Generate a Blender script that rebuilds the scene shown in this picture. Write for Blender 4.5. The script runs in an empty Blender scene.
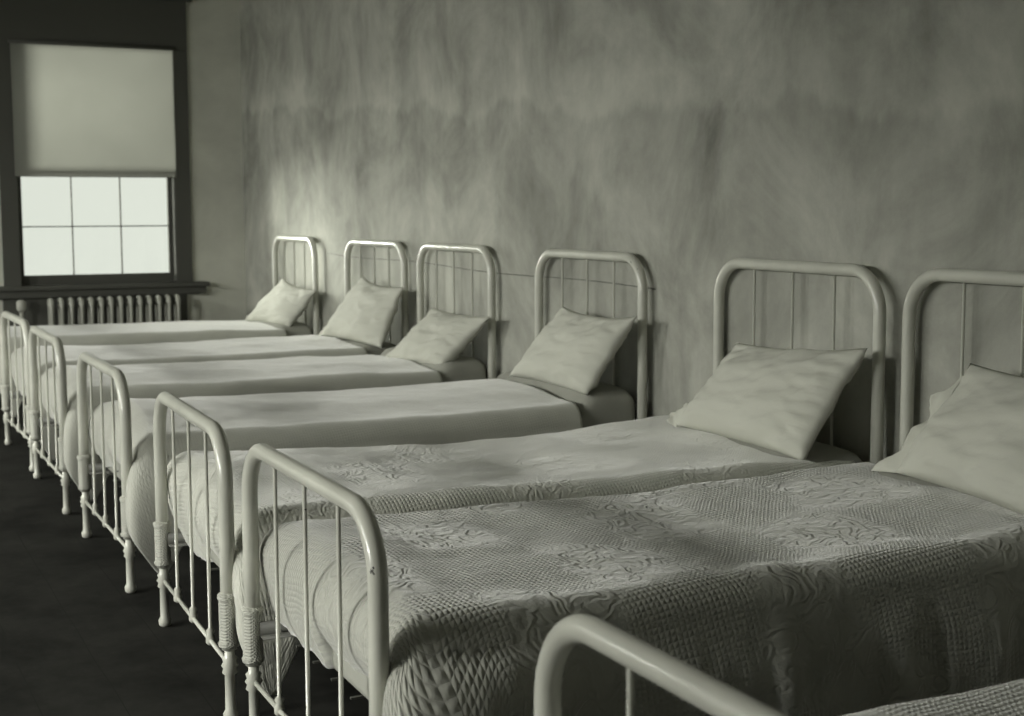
import bpy, bmesh, math, random
from mathutils import Vector, Matrix, noise
random.seed(4)
S = bpy.context.scene
COL = S.collection
PI = math.pi

# ------------------------------------------------------------------ helpers
def link(name, bm, m, parent=None, smooth=True, loc=None):
    me = bpy.data.meshes.new(name)
    bmesh.ops.recalc_face_normals(bm, faces=bm.faces[:])
    bm.to_mesh(me); bm.free()
    if smooth:
        for p in me.polygons: p.use_smooth = True
    me.materials.append(m)
    o = bpy.data.objects.new(name, me); COL.objects.link(o)
    if parent: o.parent = parent
    if loc: o.location = loc
    return o

def tag(o, label=None, cat=None, group=None, kind=None):
    if label: o['label'] = label
    if cat: o['category'] = cat
    if group: o['group'] = group
    if kind: o['kind'] = kind
    return o

def empty(name, loc, rz=0.0):
    o = bpy.data.objects.new(name, None); COL.objects.link(o)
    o.location = loc; o.rotation_euler = (0, 0, rz); o.empty_display_size = .1
    return o

def box(bm, x0, x1, y0, y1, z0, z1, bev=0.0):
    r = bmesh.ops.create_cube(bm, size=1.0)
    vs = r['verts']
    for v in vs:
        v.co = Vector(((x0+x1)/2+v.co.x*(x1-x0), (y0+y1)/2+v.co.y*(y1-y0), (z0+z1)/2+v.co.z*(z1-z0)))
    if bev:
        es = list({e for v in vs for e in v.link_edges})
        bmesh.ops.bevel(bm, geom=es, offset=bev, segments=2, affect='EDGES', profile=.6)
    return bm

def tube(bm, pts, rad, n=12, cap=True):
    """sweep a circle along pts; rad a number or list"""
    pts = [Vector(p) for p in pts]
    if not isinstance(rad, (list, tuple)): rad = [rad]*len(pts)
    rings = []; prev = None
    for i, p in enumerate(pts):
        if i == 0: d = pts[1]-p
        elif i == len(pts)-1: d = p-pts[i-1]
        else: d = (pts[i+1]-p).normalized()+(p-pts[i-1]).normalized()
        d.normalize()
        if prev is None:
            a = Vector((1, 0, 0)) if abs(d.x) < .8 else Vector((0, 1, 0))
            u = d.cross(a).normalized()
        else:
            u = (prev-d*prev.dot(d)).normalized()
        prev = u; w = d.cross(u)
        rings.append([bm.verts.new(p+(u*math.cos(2*PI*k/n)+w*math.sin(2*PI*k/n))*rad[i]) for k in range(n)])
    for a, b in zip(rings, rings[1:]):
        for k in range(n):
            bm.faces.new((a[k], a[(k+1) % n], b[(k+1) % n], b[k]))
    if cap:
        bm.faces.new(rings[0][::-1]); bm.faces.new(rings[-1])
    return bm

def lathe(bm, x, y, prof, n=16):
    """vertical turned shape; prof = [(z, r)...]"""
    return tube(bm, [(x, y, z) for z, r in prof], [r for z, r in prof], n)

def arch(y0, y1, z0, z1, r, seg=10):
    """inverted U in the plane x=0: up at y0, over, down at y1"""
    s = 1 if y1 > y0 else -1
    pts = [(0, y0, z0), (0, y0, (z0+z1)/2)]
    for k in range(seg+1):
        a = PI/2*k/seg
        pts.append((0, y0+s*r*(1-math.cos(a)), z1-r+r*math.sin(a)))
    for k in range(seg+1):
        a = PI/2*(1-k/seg)
        pts.append((0, y1-s*r*(1-math.cos(a)), z1-r+r*math.sin(a)))
    pts += [(0, y1, (z0+z1)/2), (0, y1, z0)]
    return pts

def fb(x, y, z, o=3):
    return noise.fractal(Vector((x, y, z)), 1.0, 2.0, o)

def sstep(a, b, x):
    t = max(0., min(1., (x-a)/(b-a))); return t*t*(3-2*t)

# ------------------------------------------------------------------ materials
def new_mat(name, col, rough=.6, spec=.5):
    m = bpy.data.materials.new(name); m.use_nodes = True
    nt = m.node_tree; b = nt.nodes['Principled BSDF']
    b.inputs['Base Color'].default_value = (*col, 1)
    b.inputs['Roughness'].default_value = rough
    b.inputs['Specular IOR Level'].default_value = spec
    return m, nt, b

TINT = (.995, 1.0, .89)
def g(v): return (v*TINT[0], v*TINT[1], v*TINT[2])

def N(nt, t, **kw):
    n = nt.nodes.new(t)
    for k, v in kw.items():
        if hasattr(n, k): setattr(n, k, v)
        else: n.inputs[k].default_value = v
    return n

def ramp(nt, fac, stops):
    r = nt.nodes.new('ShaderNodeValToRGB')
    while len(r.color_ramp.elements) < len(stops): r.color_ramp.elements.new(.5)
    for e, (p, c) in zip(r.color_ramp.elements, stops):
        e.position = p; e.color = (*c, 1)
    nt.links.new(fac, r.inputs[0]); return r.outputs[0]

def mapping(nt, src, scale, loc=(0, 0, 0)):
    m = N(nt, 'ShaderNodeMapping'); m.inputs['Scale'].default_value = scale
    m.inputs['Location'].default_value = loc
    nt.links.new(src, m.inputs[0]); return m.outputs[0]

def math_n(nt, op, a, b=None):
    m = N(nt, 'ShaderNodeMath', operation=op)
    for i, v in enumerate((a, b)):
        if v is None: continue
        if isinstance(v, (int, float)): m.inputs[i].default_value = v
        else: nt.links.new(v, m.inputs[i])
    return m.outputs[0]

def plaster(name, lo, hi, streak=True):
    m, nt, b = new_mat(name, g(.3), .85, .2)
    geo = N(nt, 'ShaderNodeNewGeometry').outputs['Position']
    n1 = N(nt, 'ShaderNodeTexNoise', Scale=1.0, Detail=6.0, Roughness=.62, Distortion=.6)
    nt.links.new(mapping(nt, geo, (1, 1.7, 1.5), (0, 5.3, 7)), n1.inputs['Vector'])
    n2 = N(nt, 'ShaderNodeTexNoise', Scale=1.0, Detail=5.0, Roughness=.6)
    nt.links.new(mapping(nt, geo, (2, 3.2, .5)), n2.inputs['Vector'])
    n3 = N(nt, 'ShaderNodeTexNoise', Scale=9.0, Detail=6.0, Roughness=.7)
    nt.links.new(geo, n3.inputs['Vector'])
    s = math_n(nt, 'ADD', math_n(nt, 'MULTIPLY', n1.outputs[0], .72), math_n(nt, 'MULTIPLY', n2.outputs[0], .23))
    s = math_n(nt, 'ADD', s, math_n(nt, 'MULTIPLY', n3.outputs[0], .14))
    # wavering tide mark of an old leak, high on the wall
    if streak:
        sx = N(nt, 'ShaderNodeSeparateXYZ'); nt.links.new(geo, sx.inputs[0])
        nb = N(nt, 'ShaderNodeTexNoise', Scale=1.6, Detail=5.0, Roughness=.6)
        nt.links.new(mapping(nt, geo, (0, 1, .0), (0, 4, 0)), nb.inputs['Vector'])
        edge = math_n(nt, 'ADD', math_n(nt, 'MULTIPLY', nb.outputs[0], .5), math_n(nt, 'ADD', math_n(nt, 'MULTIPLY', sx.outputs[1], .06), 1.08))
        d = math_n(nt, 'SUBTRACT', sx.outputs[2], edge)          # >0 above the mark
        up = N(nt, 'ShaderNodeMapRange'); up.interpolation_type = 'SMOOTHSTEP'
        nt.links.new(d, up.inputs[0])
        up.inputs[1].default_value = -.02; up.inputs[2].default_value = .04
        fade = N(nt, 'ShaderNodeMapRange'); nt.links.new(d, fade.inputs[0])
        fade.inputs[1].default_value = .35; fade.inputs[2].default_value = .02
        band = math_n(nt, 'MULTIPLY', up.outputs[0], fade.outputs[0])
        s = math_n(nt, 'ADD', s, math_n(nt, 'MULTIPLY', band, .095))
    c = ramp(nt, s, [(.36, g(lo)), (.70, g(hi))])
    nt.links.new(c, b.inputs['Base Color'])
    bp = N(nt, 'ShaderNodeBump', Strength=.25, Distance=.01)
    nt.links.new(n3.outputs[0], bp.inputs['Height']); nt.links.new(bp.outputs[0], b.inputs['Normal'])
    return m

M_wall = plaster('stained_plaster', .175, .50)
M_wall2 = plaster('grey_plaster', .46, .64, False)

M_ceil = plaster('dingy_plaster', .50, .64, False)

def floor_mat():
    m, nt, b = new_mat('dark_oiled_boards', g(.016), .8, .08)
    geo = N(nt, 'ShaderNodeNewGeometry').outputs['Position']
    n = N(nt, 'ShaderNodeTexNoise', Scale=3.0, Detail=8.0, Roughness=.7)
    nt.links.new(mapping(nt, geo, (1.2, 1, 1)), n.inputs['Vector'])
    w = N(nt, 'ShaderNodeTexWave', wave_type='BANDS', bands_direction='X', Scale=1.6, Distortion=.3, Detail=1.0)
    w.wave_profile = 'SAW'
    nt.links.new(geo, w.inputs['Vector'])
    gap = math_n(nt, 'GREATER_THAN', w.outputs['Fac'], .015)
    c = ramp(nt, n.outputs[0], [(.35, g(.012)), (.75, g(.034))])
    mx = N(nt, 'ShaderNodeMix', data_type='RGBA'); nt.links.new(gap, mx.inputs[0])
    mx.inputs[6].default_value = (*g(.015), 1); nt.links.new(c, mx.inputs[7])
    nt.links.new(mx.outputs[2], b.inputs['Base Color'])
    return m
M_floor = floor_mat()

def enamel():
    m, nt, b = new_mat('chipped_white_enamel', g(.5), .3, .5)
    b.inputs['Coat Weight'].default_value = .25; b.inputs['Coat Roughness'].default_value = .12
    tc = N(nt, 'ShaderNodeNewGeometry').outputs['Position']
    n = N(nt, 'ShaderNodeTexNoise', Scale=45.0, Detail=4.0, Roughness=.6); nt.links.new(tc, n.inputs['Vector'])
    n2 = N(nt, 'ShaderNodeTexNoise', Scale=6.0, Detail=3.0); nt.links.new(tc, n2.inputs['Vector'])
    chip = math_n(nt, 'GREATER_THAN', n.outputs[0], .735)
    c = ramp(nt, n2.outputs[0], [(.3, g(.49)), (.7, g(.59))])
    mx = N(nt, 'ShaderNodeMix', data_type='RGBA'); nt.links.new(chip, mx.inputs[0])
    nt.links.new(c, mx.inputs[6]); mx.inputs[7].default_value = (*g(.06), 1)
    nt.links.new(mx.outputs[2], b.inputs['Base Color'])
    return m
M_enamel = enamel()

def knurl():
    m, nt, b = new_mat('hatched_enamel_casting', g(.5), .4, .4)
    tc = N(nt, 'ShaderNodeTexCoord').outputs['Object']
    h = None
    for k in ((1, 1), (1, -1)):
        w = N(nt, 'ShaderNodeTexWave', wave_type='BANDS', bands_direction='DIAGONAL', Scale=80.0)
        nt.links.new(mapping(nt, tc, (1, k[0], k[1])), w.inputs['Vector'])
        h = w.outputs['Fac'] if h is None else math_n(nt, 'MULTIPLY', h, w.outputs['Fac'])
    bp = N(nt, 'ShaderNodeBump', Strength=.8, Distance=.003); nt.links.new(h, bp.inputs['Height'])
    nt.links.new(bp.outputs[0], b.inputs['Normal'])
    return m
M_knurl = knurl()
M_iron, _, _ = new_mat('dark_frame_iron', g(.10), .6, .4)

def cloth(name, col, weave=1.0, orn=1.0, pitch=.0115):
    m, nt, b = new_mat(name, g(col), .9, .15)
    b.inputs['Sheen Weight'].default_value = .6
    uv = N(nt, 'ShaderNodeUVMap'); uv.uv_map = 'UVMap'
    v = uv.outputs[0]
    sx = N(nt, 'ShaderNodeSeparateXYZ'); nt.links.new(v, sx.inputs[0])
    U, V = sx.outputs[0], sx.outputs[1]
    wn = N(nt, 'ShaderNodeTexNoise', Scale=7.0, Detail=2.0); nt.links.new(v, wn.inputs['Vector'])
    wob = math_n(nt, 'MULTIPLY', wn.outputs[0], .012)
    U = math_n(nt, 'ADD', U, wob)
    k = PI/pitch
    a = math_n(nt, 'SINE', math_n(nt, 'MULTIPLY', math_n(nt, 'ADD', U, math_n(nt, 'MULTIPLY', V, .15)), k*.9))
    c = math_n(nt, 'SINE', math_n(nt, 'MULTIPLY', math_n(nt, 'SUBTRACT', V, math_n(nt, 'MULTIPLY', U, .15)), k*.9))
    honey = math_n(nt, 'ABSOLUTE', math_n(nt, 'MULTIPLY', a, c))
    # scrolling ornament: contour bands of a distorted noise, set in big medallions
    nn = N(nt, 'ShaderNodeTexNoise', Scale=15.0, Detail=1.0, Distortion=1.2); nt.links.new(v, nn.inputs['Vector'])
    scr = math_n(nt, 'SINE', math_n(nt, 'MULTIPLY', nn.outputs[0], 26.0))
    big = math_n(nt, 'MULTIPLY', math_n(nt, 'SINE', math_n(nt, 'MULTIPLY', U, 11.0)), math_n(nt, 'SINE', math_n(nt, 'MULTIPLY', V, 9.0)))
    n0 = N(nt, 'ShaderNodeTexNoise', Scale=3.5, Detail=2.0); nt.links.new(v, n0.inputs['Vector'])
    mask = N(nt, 'ShaderNodeMapRange')
    nt.links.new(math_n(nt, 'ADD', math_n(nt, 'MULTIPLY', big, .45), n0.outputs[0]), mask.inputs[0])
    mask.inputs[1].default_value = .45; mask.inputs[2].default_value = .62
    inv = math_n(nt, 'SUBTRACT', 1.0, math_n(nt, 'MULTIPLY', mask.outputs[0], orn))
    h = math_n(nt, 'ADD', math_n(nt, 'MULTIPLY', math_n(nt, 'MULTIPLY', honey, inv), weave),
               math_n(nt, 'MULTIPLY', math_n(nt, 'MULTIPLY', mask.outputs[0], scr), .45*orn))
    fine = N(nt, 'ShaderNodeTexNoise', Scale=160.0, Detail=3.0); nt.links.new(v, fine.inputs['Vector'])
    h = math_n(nt, 'ADD', h, math_n(nt, 'MULTIPLY', fine.outputs[0], .6))
    bp = N(nt, 'ShaderNodeBump', Strength=.75, Distance=.0031); nt.links.new(h, bp.inputs['Height'])
    nt.links.new(bp.outputs[0], b.inputs['Normal'])
    st = N(nt, 'ShaderNodeTexNoise', Scale=3.0, Detail=5.0, Roughness=.65); nt.links.new(v, st.inputs['Vector'])
    cc = ramp(nt, st.outputs[0], [(.3, g(col*.88)), (.7, g(col*1.05))])
    nt.links.new(cc, b.inputs['Base Color'])
    return m
M_spread_big = cloth('woven_bedspread_cloth', .44, 1.0, 1.0)
M_spread_mid = cloth('fine_bedspread_cloth', .58, .7, .7, .010)
M_spread_plain = cloth('plain_bedspread_cloth', .50, .25, .0, .009)

def linen(name, col, sc=60.):
    m, nt, b = new_mat(name, g(col), .85, .15)
    tc = N(nt, 'ShaderNodeTexCoord').outputs['Object']
    n = N(nt, 'ShaderNodeTexNoise', Scale=sc, Detail=4.0); nt.links.new(tc, n.inputs['Vector'])
    bp = N(nt, 'ShaderNodeBump', Strength=.25, Distance=.004); nt.links.new(n.outputs[0], bp.inputs['Height'])
    nt.links.new(bp.outputs[0], b.inputs['Normal'])
    return m
M_pillow = linen('white_pillow_linen', .52)
M_tick = linen('mattress_ticking', .33)
M_dark, _, _ = new_mat('dark_varnished_wood', g(.09), .85, .1)
M_radiator, _, _ = new_mat('silvered_radiator_paint', g(.42), .45, .5)
M_wire, _, _ = new_mat('dark_wire', g(.09), .6, .3)

def shade_mat():
    m = bpy.data.materials.new('drawn_shade_cloth'); m.use_nodes = True
    nt = m.node_tree; nt.nodes.clear()
    out = N(nt, 'ShaderNodeOutputMaterial')
    d = N(nt, 'ShaderNodeBsdfDiffuse'); d.inputs[0].default_value = (*g(.17), 1)
    t = N(nt, 'ShaderNodeBsdfTranslucent'); t.inputs[0].default_value = (*g(.52), 1)
    geo = N(nt, 'ShaderNodeNewGeometry').outputs['Position']
    n = N(nt, 'ShaderNodeTexNoise', Scale=1.2, Detail=4.0); nt.links.new(geo, n.inputs['Vector'])
    c = ramp(nt, n.outputs[0], [(.3, g(.075)), (.7, g(.105))]); nt.links.new(c, t.inputs[0])
    mx = N(nt, 'ShaderNodeAddShader'); nt.links.new(d.outputs[0], mx.inputs[0]); nt.links.new(t.outputs[0], mx.inputs[1])
    nt.links.new(mx.outputs[0], out.inputs[0])
    return m
M_shade = shade_mat()

def glass_mat():
    m = bpy.data.materials.new('window_glass'); m.use_nodes = True
    nt = m.node_tree; nt.nodes.clear()
    out = N(nt, 'ShaderNodeOutputMaterial')
    t = N(nt, 'ShaderNodeBsdfTransparent'); t.inputs[0].default_value = (.96, .97, .95, 1)
    gl = N(nt, 'ShaderNodeBsdfGlossy'); gl.inputs['Roughness'].default_value = .02
    f = N(nt, 'ShaderNodeFresnel', IOR=1.45)
    mx = N(nt, 'ShaderNodeMixShader'); nt.links.new(f.outputs[0], mx.inputs[0])
    nt.links.new(t.outputs[0], mx.inputs[1]); nt.links.new(gl.outputs[0], mx.inputs[2])
    nt.links.new(mx.outputs[0], out.inputs[0])
    return m
M_glass = glass_mat()

# ------------------------------------------------------------------ the room
XW = .042; YB = 10.293; XL = -5.6; YF = -1.6; ZC = 3.25; TH = .16

def struct(name, bm, m, parent=None):
    o = link(name, bm, m, parent, smooth=False)
    if not parent: o['kind'] = 'structure'
    return o
bm = bmesh.new(); box(bm, XL-TH, XW+TH, YF-TH, YB+TH, -.1, 0); struct('floor', bm, M_floor)
bm = bmesh.new(); box(bm, XL-TH, XW+TH, YF-TH, YB+TH, ZC, ZC+.1); struct('ceiling', bm, M_ceil)
bm = bmesh.new(); box(bm, XW, XW+TH, YF-TH, YB+TH, 0, ZC); struct('wall_right', bm, M_wall)
bm = bmesh.new(); box(bm, XL, XW, YF-TH, YF, 0, ZC); struct('wall_front', bm, M_ceil)
# far wall with its window hole
WX0, WX1, WZ0, WZ1 = -1.545, -.47, .70, 2.40
bm = bmesh.new()
box(bm, XL, WX0, YB, YB+TH, 0, ZC); box(bm, WX1, XW, YB, YB+TH, 0, ZC)
box(bm, WX0, WX1, YB, YB+TH, 0, WZ0); box(bm, WX0, WX1, YB, YB+TH, WZ1, ZC)
struct('wall_back', bm, M_wall2)

# the window in the far wall
def window_far():
    bm = bmesh.new()
    box(bm, WX1, -.356, YB-.03, YB, .70, WZ1, .004)                 # right casing
    box(bm, -1.659, WX0, YB-.03, YB, .70, WZ1, .004)                # left casing
    box(bm, -1.659, -.356, YB-.035, YB, WZ1-.03, 2.72, .004)        # head casing
    box(bm, -1.70, -.315, YB-.06, YB, 2.72, 2.77, .006)
    box(bm, WX1-.006, WX1, YB-.02, YB+TH, .70, WZ1); box(bm, WX0, WX0+.006, YB-.02, YB+TH, .70, WZ1)   # jamb liners
    box(bm, WX0, WX1, YB-.02, YB+TH, WZ1-.006, WZ1)
    w = struct('window_1', bm, M_dark)
    bm = bmesh.new()
    box(bm, -1.765, -.247, YB-.10, YB+TH*.6, .69, .722, .008)       # stool
    box(bm, -1.745, -.267, YB-.07, YB, .635, .69, .012)
    struct('window_sill', bm, M_dark, w)
    bm = bmesh.new(); box(bm, -1.67, -.40, YB-.025, YB, .02, .64, .004); struct('apron_panel', bm, M_dark, w)
    y = YB+.06
    for nm, z0, z1, yy in (('lower_sash', .722, 1.53, y), ('upper_sash', 1.485, 2.40, y+.045)):
        bm = bmesh.new()
        zt, zb = z1-.045, z0+(.066 if nm == 'lower_sash' else .045)
        box(bm, WX0, WX0+.032, yy, yy+.04, z0, z1); box(bm, WX1-.032, WX1, yy, yy+.04, z0, z1)
        box(bm, WX0, WX1, yy+.001, yy+.039, z0, zb); box(bm, WX0, WX1, yy+.001, yy+.039, zt, z1)
        s = struct(nm, bm, M_dark, w)
        xa, xb = WX0+.032, WX1-.032
        for k in ((1, 2) if nm == 'lower_sash' else ()):
            bm = bmesh.new(); x = xa+(xb-xa)*k/3
            box(bm, x-.004, x+.004, yy+.01, yy+.032, zb, zt); struct('muntin', bm, M_dark, s)
        if nm == 'lower_sash':
            bm = bmesh.new(); zm = 1.128
            box(bm, xa, xb, yy+.012, yy+.030, zm-.004, zm+.004); struct('muntin', bm, M_dark, s)
        bm = bmesh.new(); box(bm, xa, xb, yy+.019, yy+.023, zb, zt)
        struct('pane', bm, M_glass, s)
    return w
window_far()

# the drawn blind
sh = empty('window_shade', (-1.0, YB-.052, 1.0))
tag(sh, 'grey cloth roller shade drawn over the upper half of the window', 'window shade')
bm = bmesh.new(); nx, nz = 24, 40; grid = []
for j in range(nz+1):
    for i in range(nx+1):
        x = -.562+1.104*i/nx; z = 1.38-(1.38-.476)*j/nz
        grid.append(bm.verts.new((x, .006*fb(x*2, 1, z*1.3)+.01, z)))
for j in range(nz):
    for i in range(nx):
        a = j*(nx+1)+i; bm.faces.new((grid[a], grid[a+1], grid[a+nx+2], grid[a+nx+1]))
link('shade_cloth', bm, M_shade, sh)
bm = bmesh.new(); tube(bm, [(-.575, .003, 1.385), (.555, .003, 1.385)], .014, 14); link('roller', bm, M_dark, sh)
bm = bmesh.new(); box(bm, -.56, .54, .008, .013, .472, .480, .001); link('hem_slat', bm, M_shade, sh)

# radiator
rad = empty('radiator', (-.93, YB-.17, 0))
tag(rad, 'silver painted cast iron column radiator under the window sill', 'radiator')
for k in range(14):
    x = -.448+.868*k/13
    bm = bmesh.new()
    for off in (-.055, .055):
        tube(bm, [(x, off, .09), (x, off, .2), (x, off, .57), (x, off*.9, .60), (x, off*.55, .622), (x, 0, .628)],
             [.012, .012, .012, .017, .018, .016], 12)
    tube(bm, [(x, -.06, .09), (x, .06, .09)], .022, 12)
    tube(bm, [(x-.02, 0, .59), (x+.02, 0, .59)], .012, 10)
    if k in (0, 13):
        for off in (-.055, .055): tube(bm, [(x, off, .0), (x, off, .02), (x, off, .09)], [.026, .018, .016], 10)
    link('radiator_section', bm, M_radiator, rad)
bm = bmesh.new()
tube(bm, [(-.44, 0, .09), (-.60, 0, .09), (-.64, 0, .12), (-.64, 0, .55)], .014, 12)
tube(bm, [(-.64, 0, .55), (-.64, 0, .57), (-.64, 0, .62), (-.64, 0, .635)], [.016, .032, .032, .012], 14)
link('valve', bm, M_radiator, rad)

# picture wire along the plaster
bm = bmesh.new()
pts = []
for k in range(41):
    t = k/40; y = 8.38-(8.38-4.55)*t
    pts.append((XW-.004, y, .972-.036*t-.006*math.sin(t*PI*4)))
tube(bm, pts, .0016, 6)
w = link('wall_wire', bm, M_wire)
tag(w, 'thin dark wire strung along the plaster wall behind the headboards', 'wire')

# left wall, out of frame: it carries the daylight windows
LW = [(-.9, .3), (2.0, 3.2), (3.9, 5.1), (6.3, 7.5), (8.7, 9.9)]
LZ0, LZ1 = .85, 2.15
LTOP = [1.7, 1.75, 2.15, 2.15, 2.15]        # unseen near shades, added to keep light off the near upper wall
bm = bmesh.new()
box(bm, XL-TH, XL, YF-TH, YB+TH, 0, LZ0); box(bm, XL-TH, XL, YF-TH, YB+TH, LZ1, ZC)
ys = [YF-TH]+[v for ab in LW for v in ab]+[YB+TH]
for a, b_ in zip(ys[::2], ys[1::2]): box(bm, XL-TH, XL, a, b_, LZ0, LZ1)
struct('wall_left', bm, M_wall2)
POW = [25, 800, 250, 400, 185]
for i, (a, b_) in enumerate(LW):
    bm = bmesh.new()
    box(bm, XL-.11, XL-.07, a, a+.05, LZ0, LZ1); box(bm, XL-.11, XL-.07, b_-.05, b_, LZ0, LZ1)
    box(bm, XL-.11, XL-.07, a, b_, LZ0, LZ0+.05); box(bm, XL-.11, XL-.07, a, b_, LZ1-.05, LZ1)
    box(bm, XL-.10, XL-.08, (a+b_)/2-.01, (a+b_)/2+.01, LZ0, LZ1)
    wn_ = struct('window_%d' % (i+2), bm, M_dark)
    if LTOP[i] < LZ1:
        bm = bmesh.new(); box(bm, XL-.06, XL-.055, a-.03, b_+.03, LTOP[i], LZ1+.03); struct('shade_cloth', bm, M_shade, wn_)  # added shade out of view, blocks the top of the opening
    ld = bpy.data.lights.new('daylight_%d' % i, 'AREA'); ld.shape = 'RECTANGLE'
    ld.size = 1.5; ld.size_y = 1.2; ld.energy = POW[i]; ld.color = (.995, 1.0, .92)
    lo = bpy.data.objects.new('daylight', ld); COL.objects.link(lo)
    lo.location = (XL-1.2, (a+b_)/2, 2.4)
    lo.rotation_euler = (PI/2, 0, -PI/2)           # shines along +X through the opening

YARD = 1850
# bright sky low over the yard, beyond the far window
ld = bpy.data.lights.new('yard_daylight', 'AREA'); ld.shape = 'RECTANGLE'; ld.size = 4.4; ld.size_y = 2.2
ld.energy = YARD; ld.color = (.995, 1.0, .92)
lo = bpy.data.objects.new('daylight', ld); COL.objects.link(lo)
lo.location = (-4.3, YB+5.2, 1.75)
lo.rotation_euler = (Vector((-1.0, YB, 1.2))-lo.location).to_track_quat('-Z', 'Y').to_euler()

# ------------------------------------------------------------------ beds
L = 1.93; W = .867; HH = 1.054; HF = .703; TR = .0188
FAR = [3.126, 4.094, 5.442, 6.786, 7.890, 9.379, 1.650]
SHIFT = [.026, .066, .010, 0, -.034, 0, 0]
ORD = ['second', 'third', 'fourth', 'fifth', 'sixth', 'farthest', 'nearest']

def make_end(root, nm, x, ztop, foot):
    bm = bmesh.new()
    tube(bm, [(x+p[0], p[1], p[2]) for p in arch(W/2, -W/2, .18, ztop, .125)], TR, 16)
    o = link(nm, bm, M_enamel, root)
    zr = .14 if foot else .30
    bm = bmesh.new(); tube(bm, [(x, W/2, zr), (x, -W/2, zr)], .0062, 10)
    link('lower_rail', bm, M_enamel, o)
    for k in (1, 2, 3):
        y = W/2-W*k/4
        bm = bmesh.new()
        lathe(bm, x, y, [(zr-.012, .006), (zr-.006, .012), (zr+.008, .012), (zr+.016, .008), (zr+.026, .011), (zr+.034, .0048), (ztop, .0045)], 10)
        link('spindle', bm, M_enamel, o)
    for s in (1, -1):
        y = s*W/2
        bm = bmesh.new()
        lathe(bm, x, y, [(.0, .012), (.006, .018), (.02, .019), (.03, .013), (zr-.024, .0125), (zr-.018, .019), (zr-.008, .016), (zr, .021), (zr+.008, .016), (zr+.018, .019), (zr+.024, .0125), (.20, .0125)] if foot else
              [(.0, .012), (.006, .018), (.02, .019), (.03, .013), (.20, .0125)], 14)
        link('leg', bm, M_enamel, o)
        bm = bmesh.new()
        lathe(bm, 0, 0, [(-.068, .014), (-.064, .025), (-.056, .027), (-.05, .0235), (-.045, .0235), (.045, .0235), (.05, .0235), (.056, .027), (.064, .026), (.068, .0205)], 20)
        c = link('post_collar', bm, M_knurl, o, loc=(x, y, .252))
    return o

def make_bed():
    root = empty('iron_bed', (0, 0, 0))
    make_end(root, 'headboard', 0, HH, False)
    make_end(root, 'footboard', -L, HF, True)
    for s in (1, -1):
        bm = bmesh.new(); y = s*(W/2-.02)
        box(bm, -L+.012, -.012, y-.003, y+.003, .25, .285); box(bm, -L+.012, -.012, y-s*.03-.001, y+.001, .25, .254)
        link('side_rail', bm, M_iron, root)
    bm = bmesh.new()
    for k in range(11):
        x = -L+.12+(L-.24)*k/10; box(bm, x-.012, x+.012, -W/2+.022, W/2-.022, .262, .267)
    for k in range(7):
        y = -W/2+.06+(W-.12)*k/6; box(bm, -L+.05, -.05, y-.004, y+.004, .267, .271)
    link('spring_base', bm, M_iron, root, smooth=False)
    return root

def copy_tree(o, parent=None):
    c = o.copy(); COL.objects.link(c)
    if parent: c.parent = parent
    for ch in [x for x in ALL if x.parent == o]: copy_tree(ch, c)
    return c

BEDLAB = [
 'white iron bed whose full footboard stands lowest in front, under the heavy honeycomb bedspread',
 'white iron bed second back, its three headboard spindles bare above an upright pillow',
 'white iron bed in mid row whose bare mattress end shows below the pillow',
 'white iron bed fourth back, small footboard, flattest slumped pillow against its headboard',
 'white iron bed second from the radiator, its tall upright pillow hiding the spindles',
 'white iron bed farthest back, beside the corner and the radiator',
 'white iron bed closest to the camera, only its foot rail corner in frame']
bed0 = make_bed()
ALL = list(COL.objects)
beds = []
for i in range(7):
    b = bed0 if i == 0 else copy_tree(bed0)
    b.location = (0, FAR[i]-W/2, 0); b.rotation_euler = (0, 0, -SHIFT[i]/L)
    tag(b, BEDLAB[i], 'bed', 'iron beds in the dormitory row')
    beds.append(b)

# ---- mattresses: plump slab with a rolled border at the head
def rbox(hw, x0, x1, z0, z1, r, nu=60, nv=28, amp=.006, seed=0, up=.07):
    """closed rounded slab as a swept superellipse along x"""
    bm = bmesh.new(); rings = []
    hz = (z1-z0)/2; zc = (z0+z1)/2
    for i in range(nu+1):
        t = i/nu
        x = x0+(x1-x0)*(.5-.5*math.cos(PI*t))
        e = min(x-x0, x1-x); k = 1.0
        if e < r: k = math.sqrt(max(0, 1-((r-e)/r)**2))
        ins = (1-k)*r
        ring = []
        for j in range(nv*2):
            a = 2*PI*j/(nv*2); c, s_ = math.cos(a), math.sin(a)
            yy = (hw-ins)*math.copysign(abs(c)**.22, c); zz = (hz-ins)*math.copysign(abs(s_)**.42, s_)
            n = fb(x*5+seed, yy*5, zz*5)*amp
            f = (x-x0)/(x1-x0)
            dz = -.085*math.sin(PI*min(1, f/.86))*(zz > 0)*(f < .86)+up*sstep(.855, .90, f)*(zz > 0)-.02*(zz > 0)*(1-sstep(.8, .9, f))
            ring.append(bm.verts.new((x, yy*(1+n), zc+zz+n+dz)))
        rings.append(ring)
    m_ = nv*2
    for a, b in zip(rings, rings[1:]):
        for j in range(m_): bm.faces.new((a[j], a[(j+1) % m_], b[(j+1) % m_], b[j]))
    bm.faces.new(rings[0][::-1]); bm.faces.new(rings[-1])
    return bm
MATLAB = [
 'mattress under the heavy honeycomb bedspread of the second nearest bed',
 'mattress end just showing beyond the large pillow with the crumpled right side',
 'bare rolled mattress end right of the mid row pillow',
 'mattress end showing past the flattest slumped pillow, fourth bed back',
 'mattress under the tallest upright far pillow',
 'mattress of the farthest bed, by the radiator']
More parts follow.
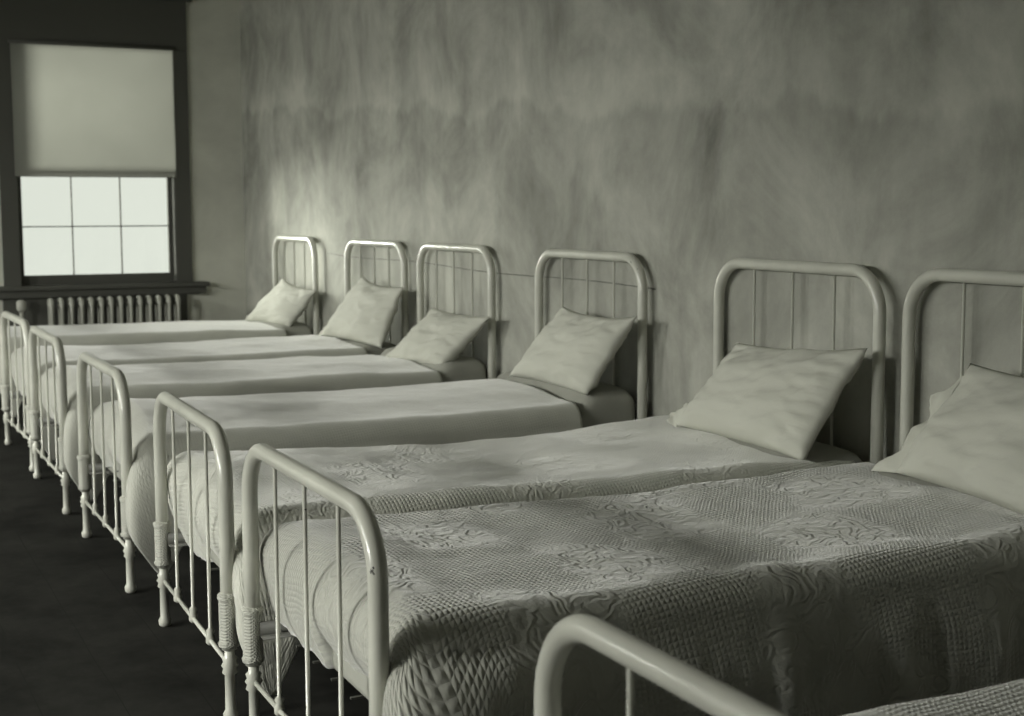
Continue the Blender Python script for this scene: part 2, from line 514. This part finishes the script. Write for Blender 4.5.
for i in range(6):
    bm = rbox(W/2-.012, -L+.055, -.010, .272, .492, .036, seed=i*3, up=(.03, .03, .065, .05, .03, .03)[i])
    bmesh.ops.translate(bm, verts=bm.verts[:], vec=(0, 0, 0))
    o = link('mattress', bm, M_tick); o.location = beds[i].location; o.rotation_euler = beds[i].rotation_euler
    tag(o, MATLAB[i], 'mattress', 'mattresses in the dormitory row')

# ---- bedspreads
def make_spread(i, mat, prm):
    hw = W/2+prm.get('over', .028); r = .075; arc = PI*r/2
    zt = prm.get('z', .512); seed = 17.3*i
    xf = -L+.030; xh = prm.get('xh', -.26)
    z_foot, z_far, z_near = prm.get('hem', (.29, .36, .30))
    Lt = arc+zt-r-z_foot; Lf = arc+zt-r-z_far; Ln = arc+zt-r-z_near
    sa = [-(hw-r)-Ln*(1-k/34) for k in range(34)]+[-(hw-r)+2*(hw-r)*k/72 for k in range(73)]+[(hw-r)+Lf*(k+1)/16 for k in range(16)]
    t0 = xf+r
    ta = [t0-Lt*(1-k/22) for k in range(22)]+[t0+(xh-t0)*k/150 for k in range(151)]
    crown = prm.get('crown', .03); sag = prm.get('sag', .03); lump = prm.get('lump', .010)
    cy = prm.get('cy', 0.)
    bm = bmesh.new(); uvl = bm.loops.layers.uv.new('UVMap'); V = []
    for t in ta:
        row = []
        for s in sa:
            ds = (-(hw-r)-s) if s < -(hw-r) else ((s-(hw-r)) if s > hw-r else 0.)
            dt = max(0., t0-t)
            sg = -1 if s < 0 else 1
            Ls = Ln if s < 0 else Lf
            yc_ = max(-(hw-r), min(hw-r, s)); xc_ = max(t0, t)
            a, b = ds/Ls, dt/Lt
            m_ = max(a, b)
            # top relief
            q = (yc_-cy)/hw; f = (xc_-xf)/(xh-xf)
            relief = crown*(1-sstep(0, 1, abs(q)))*(1-.55*sstep(.0, .5, f)) - sag*math.sin(PI*min(1, max(0, f)))**1.3*(1-q*q*.9)
            relief += prm.get('head', .02)*sstep(.72, .97, f)
            relief += prm.get('farlift', 0.)*sstep(.3, 1, yc_/hw)*sstep(.68, .86, f)*(1-.9*sstep(.9, 1, f))
            wr = fb(xc_*2.2+seed, yc_*3.2, 2.+seed, 4)*lump + fb(xc_*7+seed, yc_*4, 5., 3)*lump*.35
            relief += wr
            if m_ <= 0:
                P = Vector((xc_, yc_, zt+relief))
            else:
                th = math.atan2(b, a)/(PI/2)             # 0 on the side .. 1 on the foot
                Lh = Ls*(1-sstep(.25, .85, th))+Lt*sstep(.25, .85, th)
                if s < 0:                                # the loose corner hangs down in a point
                    Lh += prm.get('flap', .22)*(max(0., 1-(xc_-t0)/.11)**1.2)*(1-sstep(.1, .6, th))
                l = m_*Lh
                dr = Vector((-dt, sg*ds, 0)); 
                if a > 0 and b > 0: dr = Vector((-b, sg*a, 0))
                dr.normalize()
                if a > 0 and b > 0: dr *= (dr.x**4+dr.y**4)**-.25
                if l < arc:
                    rad_, drop = r*math.sin(l/r), r*(1-math.cos(l/r))
                else:
                    rad_, drop = r, r+l-arc
                below = max(0., l-arc)
                side = 1-sstep(.3, .8, th)
                if s < 0:                                # long side: hangs free with folds
                    fold = math.sin(xc_*9+seed+fb(xc_*3, seed, 1)*4)*.016*side + fb(xc_*6, below*3, seed)*.012
                    fl = prm.get('flare', .10)*math.exp(-((xc_-t0)/.22)**2)*side
                    fold += fb(xc_*16, below*2.5, seed+3, 2)*.006
                    # keep the cloth off the neighbouring bed
                    rad_ += .02*side*min(1, below/.1) + fold*min(1, below/.15) + fl*.22*math.sin(PI*.9*min(1, below/.38)**.7)
                    tuck = sstep(.35, .9, th)
                    rad_ -= tuck*.05*sstep(.02, .16, below)
                else:
                    rad_ -= .035*sstep(.03, .2, below)
                    rad_ += fb(xc_*5, yc_*5, seed+below*4)*.008*min(1, below/.05)
                if b > 0 and th > .5:                    # foot end bulges like a stuffed tick
                    rad_ += .012*math.sin(min(1, l/Lt)*PI)*(1-(yc_/hw)**2)+fb(yc_*3, l*5, seed, 2)*.004
                drop += fb(xc_*4+yc_*4, seed, 8)*.03*min(1, below/.1)
                P = Vector((xc_, yc_, zt+relief*max(0., 1-l/arc)))+dr*rad_-Vector((0, 0, drop))
                P.z = max(P.z, .03)
            row.append(bm.verts.new(P))
        V.append(row)
    for j in range(len(ta)-1):
        for k in range(len(sa)-1):
            f = bm.faces.new((V[j][k], V[j][k+1], V[j+1][k+1], V[j+1][k]))
            for lp, (jj, kk) in zip(f.loops, ((j, k), (j, k+1), (j+1, k+1), (j+1, k))):
                lp[uvl].uv = (ta[jj]+i*.37, sa[kk]+i*.21)
    o = link('bedspread', bm, mat)
    sd = o.modifiers.new('thick', 'SOLIDIFY'); sd.thickness = .004; sd.offset = 1
    o.location = Vector(beds[i].location)+Vector((0, prm.get('shift', 0.), 0)); o.rotation_euler = beds[i].rotation_euler
    return o
SP = [
 dict(crown=.015, sag=.045, hem=(.29, .33, .13), lump=.011, over=.036, shift=.016, flare=.5, xh=-.15, head=.0, z=.512),
 dict(crown=.040, sag=.055, hem=(.28, .34, .28), lump=.010, over=.065, shift=.055, flare=.30, xh=-.06, head=.0, cy=.12, farlift=.02, z=.502),
 dict(crown=.06, sag=.035, hem=(.31, .34, .28), lump=.008, over=.04, shift=.022, flare=.42, xh=-.27, head=.0, z=.512),
 dict(crown=.045, sag=.03, hem=(.31, .34, .28), lump=.008, over=.04, shift=.022, flare=.40, xh=-.26, head=-.02),
 dict(crown=.04, sag=.03, hem=(.31, .34, .28), lump=.008, over=.04, shift=.022, flare=.2, xh=-.22, head=-.005),
 dict(crown=.03, sag=.02, hem=(.31, .34, .28), lump=.006, flare=.1, xh=-.2, head=-.02),
 dict(crown=.02, sag=.03, hem=(.29, .33, .28), lump=.010, flare=.1, xh=-.2, z=.486)]
SPLAB = [
 'white honeycomb woven bedspread with scrolls, its dark side filling the lower right',
 'white patterned bedspread crowned at the foot, under the large pillow with crumpled right side',
 'plain bedspread in mid row with a long corner hanging beside its footboard',
 'plain bedspread under the flattest slumped pillow, fourth bed back',
 'plain bedspread under the tallest far pillow, second bed from the radiator',
 'pale bedspread on the farthest bed, right below the radiator',
 'bedspread edge peeping in at the bottom right corner']
SPM = [M_spread_big, M_spread_mid, M_spread_plain, M_spread_plain, M_spread_plain, M_spread_plain, M_spread_big]
for i in range(7):
    o = make_spread(i, SPM[i], SP[i]); tag(o, SPLAB[i], 'bedspread', 'bedspreads in the dormitory row')

# ---- pillows (corners in metres: bottom far, bottom near, top far, top near)
def make_pillow(cor, T, seed, sagtop=.02, crump=.5):
    bl, br, tl, tr = [Vector(c) for c in cor]
    base = (bl+br)/2
    nrm = (br-bl).cross(tl-bl).normalized()
    if nrm.x > 0: nrm = -nrm                              # towards the room
    n = 44; bm = bmesh.new(); V = {}
    for side in (1, -1):
        for j in range(n+1):
            for k in range(n+1):
                u, v = -1+2*k/n, -1+2*j/n
                if side == -1 and (k in (0, n) or j in (0, n)): V[side, j, k] = V[1, j, k]; continue
                uu = u*(1-.045*(1-v*v)); vv = v*(1-.05*(1-u*u))
                if v > 0: vv -= sagtop*(1-u*u)*v*2
                a, b = (uu+1)/2, (vv+1)/2
                P = bl*(1-a)*(1-b)+br*a*(1-b)+tl*(1-a)*b+tr*a*b
                h = T*(max(0, 1-abs(u)**3)**.55)*(max(0, 1-abs(v)**3)**.55)
                h *= 1+.25*(-v)                           # stuffing settles low
                ed = max(abs(u), abs(v))
                wv = fb(u*1.3+seed, v*1.3, side+seed, 2)*.012+(fb(u*2.5+v*1.5+seed, v*4-u*2, seed, 4)*.007)
                wv += (math.sin((u*5+v*8)+fb(u*2, v*2, seed)*5)*.004+fb(u*5, v*9, seed, 3)*.007)*crump*sstep(.35, .85, u)*(1-ed**6)
                wv += -abs(fb(u*4+seed, v*4, side*3, 3))*.012*sstep(.45, .9, ed)*(1-ed**8)
                P = P+nrm*side*(h*.5)+nrm*wv*(1 if ed < .999 else .6)
                V[side, j, k] = bm.verts.new(P-base)
    for side in (1, -1):
        for j in range(n):
            for k in range(n):
                q = [V[side, j, k], V[side, j, k+1], V[side, j+1, k+1], V[side, j+1, k]]
                bm.faces.new(q if side == 1 else q[::-1])
    return bm, base

def make_flange(p0, p1, out, wid, base, seed, fr=17.):
    """loose ruffled hem of the pillowcase running p0 -> p1, width wid along out"""
    p0, p1, out = Vector(p0), Vector(p1), Vector(out).normalized()
    nn = (p1-p0).cross(out).normalized()
    bm = bmesh.new(); rows = []
    for j in range(31):
        t = j/30; row = []
        for k in range(9):
            w_ = k/8
            wd = wid(t) if callable(wid) else wid
            P = p0.lerp(p1, t)+out*(wd*(w_-.2))*(1+.3*fb(t*5, seed, 0))+nn*(math.sin(t*fr+seed)*(.010 if fr > 10 else .004)+fb(t*(8 if fr > 10 else 3), w_*2, seed)*.014)*w_
            row.append(bm.verts.new(P-base))
        rows.append(row)
    for j in range(30):
        for k in range(8): bm.faces.new((rows[j][k], rows[j][k+1], rows[j+1][k+1], rows[j+1][k]))
    return bm

PIL = [
 ([(-.25, 2.88, .538), (-.28, 2.32, .508), (-.11, 2.76, .835), (-.10, 2.16, .82)], .15, 'white pillow cut off by the right edge, its ragged pillowcase corner hanging loose'),
 ([(-.25, 3.95, .520), (-.265, 3.25, .510), (-.095, 3.83, .80), (-.085, 3.19, .836)], .13, 'large upright white pillow with a crumpled right side, on the third bed from the camera'),
 ([(-.225, 5.28, .545), (-.22, 4.61, .54), (-.085, 5.05, .845), (-.07, 4.50, .842)], .13, 'white pillow tilted to the right above the bare rolled mattress end'),
 ([(-.27, 6.57, .495), (-.22, 6.00, .505), (-.085, 6.42, .755), (-.05, 5.82, .752)], .12, 'lowest slumped white pillow, directly left of the mid row headboard'),
 ([(-.225, 7.74, .52), (-.17, 6.92, .515), (-.085, 7.43, .875), (-.055, 6.88, .835)], .12, 'tallest upright white pillow, second from the far corner'),
 ([(-.23, 9.36, .49), (-.16, 8.56, .505), (-.085, 8.92, .80), (-.045, 8.37, .742)], .12, 'small white pillow on the farthest bed near the corner')]
for i, (cor, T, lab) in enumerate(PIL):
    bm, base = make_pillow(cor, T, 3.1*i+.7, sagtop=(.02, .02, .05, .02, .05, .04)[i], crump=(.6, 1.6, 1., .9, .4, .5)[i])
    o = link('pillow', bm, M_pillow); o.location = base
    tag(o, lab, 'pillow', 'pillows in the dormitory row')
    bl, br, tl, tr = [Vector(c) for c in cor]
    if i == 0:
        f = make_flange(bl, bl.lerp(tl, .9), (-.05, 1, -.12), lambda t: .085*(1-t)**2+.015+.04*math.exp(-((t-.72)/.1)**2), base, 1.)
    elif i == 1:
        f = make_flange(bl.lerp(tl, -.02), bl.lerp(tl, .24), (-.05, 1, .3), lambda t: .045+.02*math.sin(t*5), base, 2., 5.)
    elif i in (3, 4):
        f = make_flange(bl.lerp(tl, -.02), bl.lerp(tl, .3), (-.05, 1, -.15), lambda t: .07*(1-t)+.02, base, 3.+i, 8.)
    else:
        continue
    h = link('pillowcase_hem', f, M_pillow, o)
    sd = h.modifiers.new('thick', 'SOLIDIFY'); sd.thickness = .003

# ------------------------------------------------------------------ sky, camera
wd = bpy.data.worlds.new('overcast_sky'); S.world = wd; wd.use_nodes = True
bg = wd.node_tree.nodes['Background']; bg.inputs[0].default_value = (.84, .87, .80, 1); bg.inputs[1].default_value = 1.0

cam = bpy.data.cameras.new('camera'); co = bpy.data.objects.new('camera', cam); COL.objects.link(co)
cam.sensor_fit = 'HORIZONTAL'; cam.sensor_width = 36; cam.lens = 1412.44/1024*36
yaw, pit, rol = math.radians(26.048), math.radians(5.988), math.radians(-.166)
f = Vector((math.sin(yaw)*math.cos(pit), math.cos(yaw)*math.cos(pit), -math.sin(pit)))
r = Vector((math.cos(yaw), -math.sin(yaw), 0)); u = r.cross(f)
r2 = r*math.cos(rol)+u*math.sin(rol); u2 = -r*math.sin(rol)+u*math.cos(rol)
mw = Matrix((r2, u2, -f)).transposed().to_4x4(); mw.translation = (-2.789, 0, 1.236)
co.matrix_world = mw
cam.dof.use_dof = True; cam.dof.focus_distance = 3.4; cam.dof.aperture_fstop = 5.6
cam.clip_start = .05
S.camera = co
S.view_settings.view_transform = 'Standard'; S.view_settings.look = 'None'
S.view_settings.gamma = 1; S.view_settings.use_curve_mapping = False
S.view_settings.exposure = 0.0
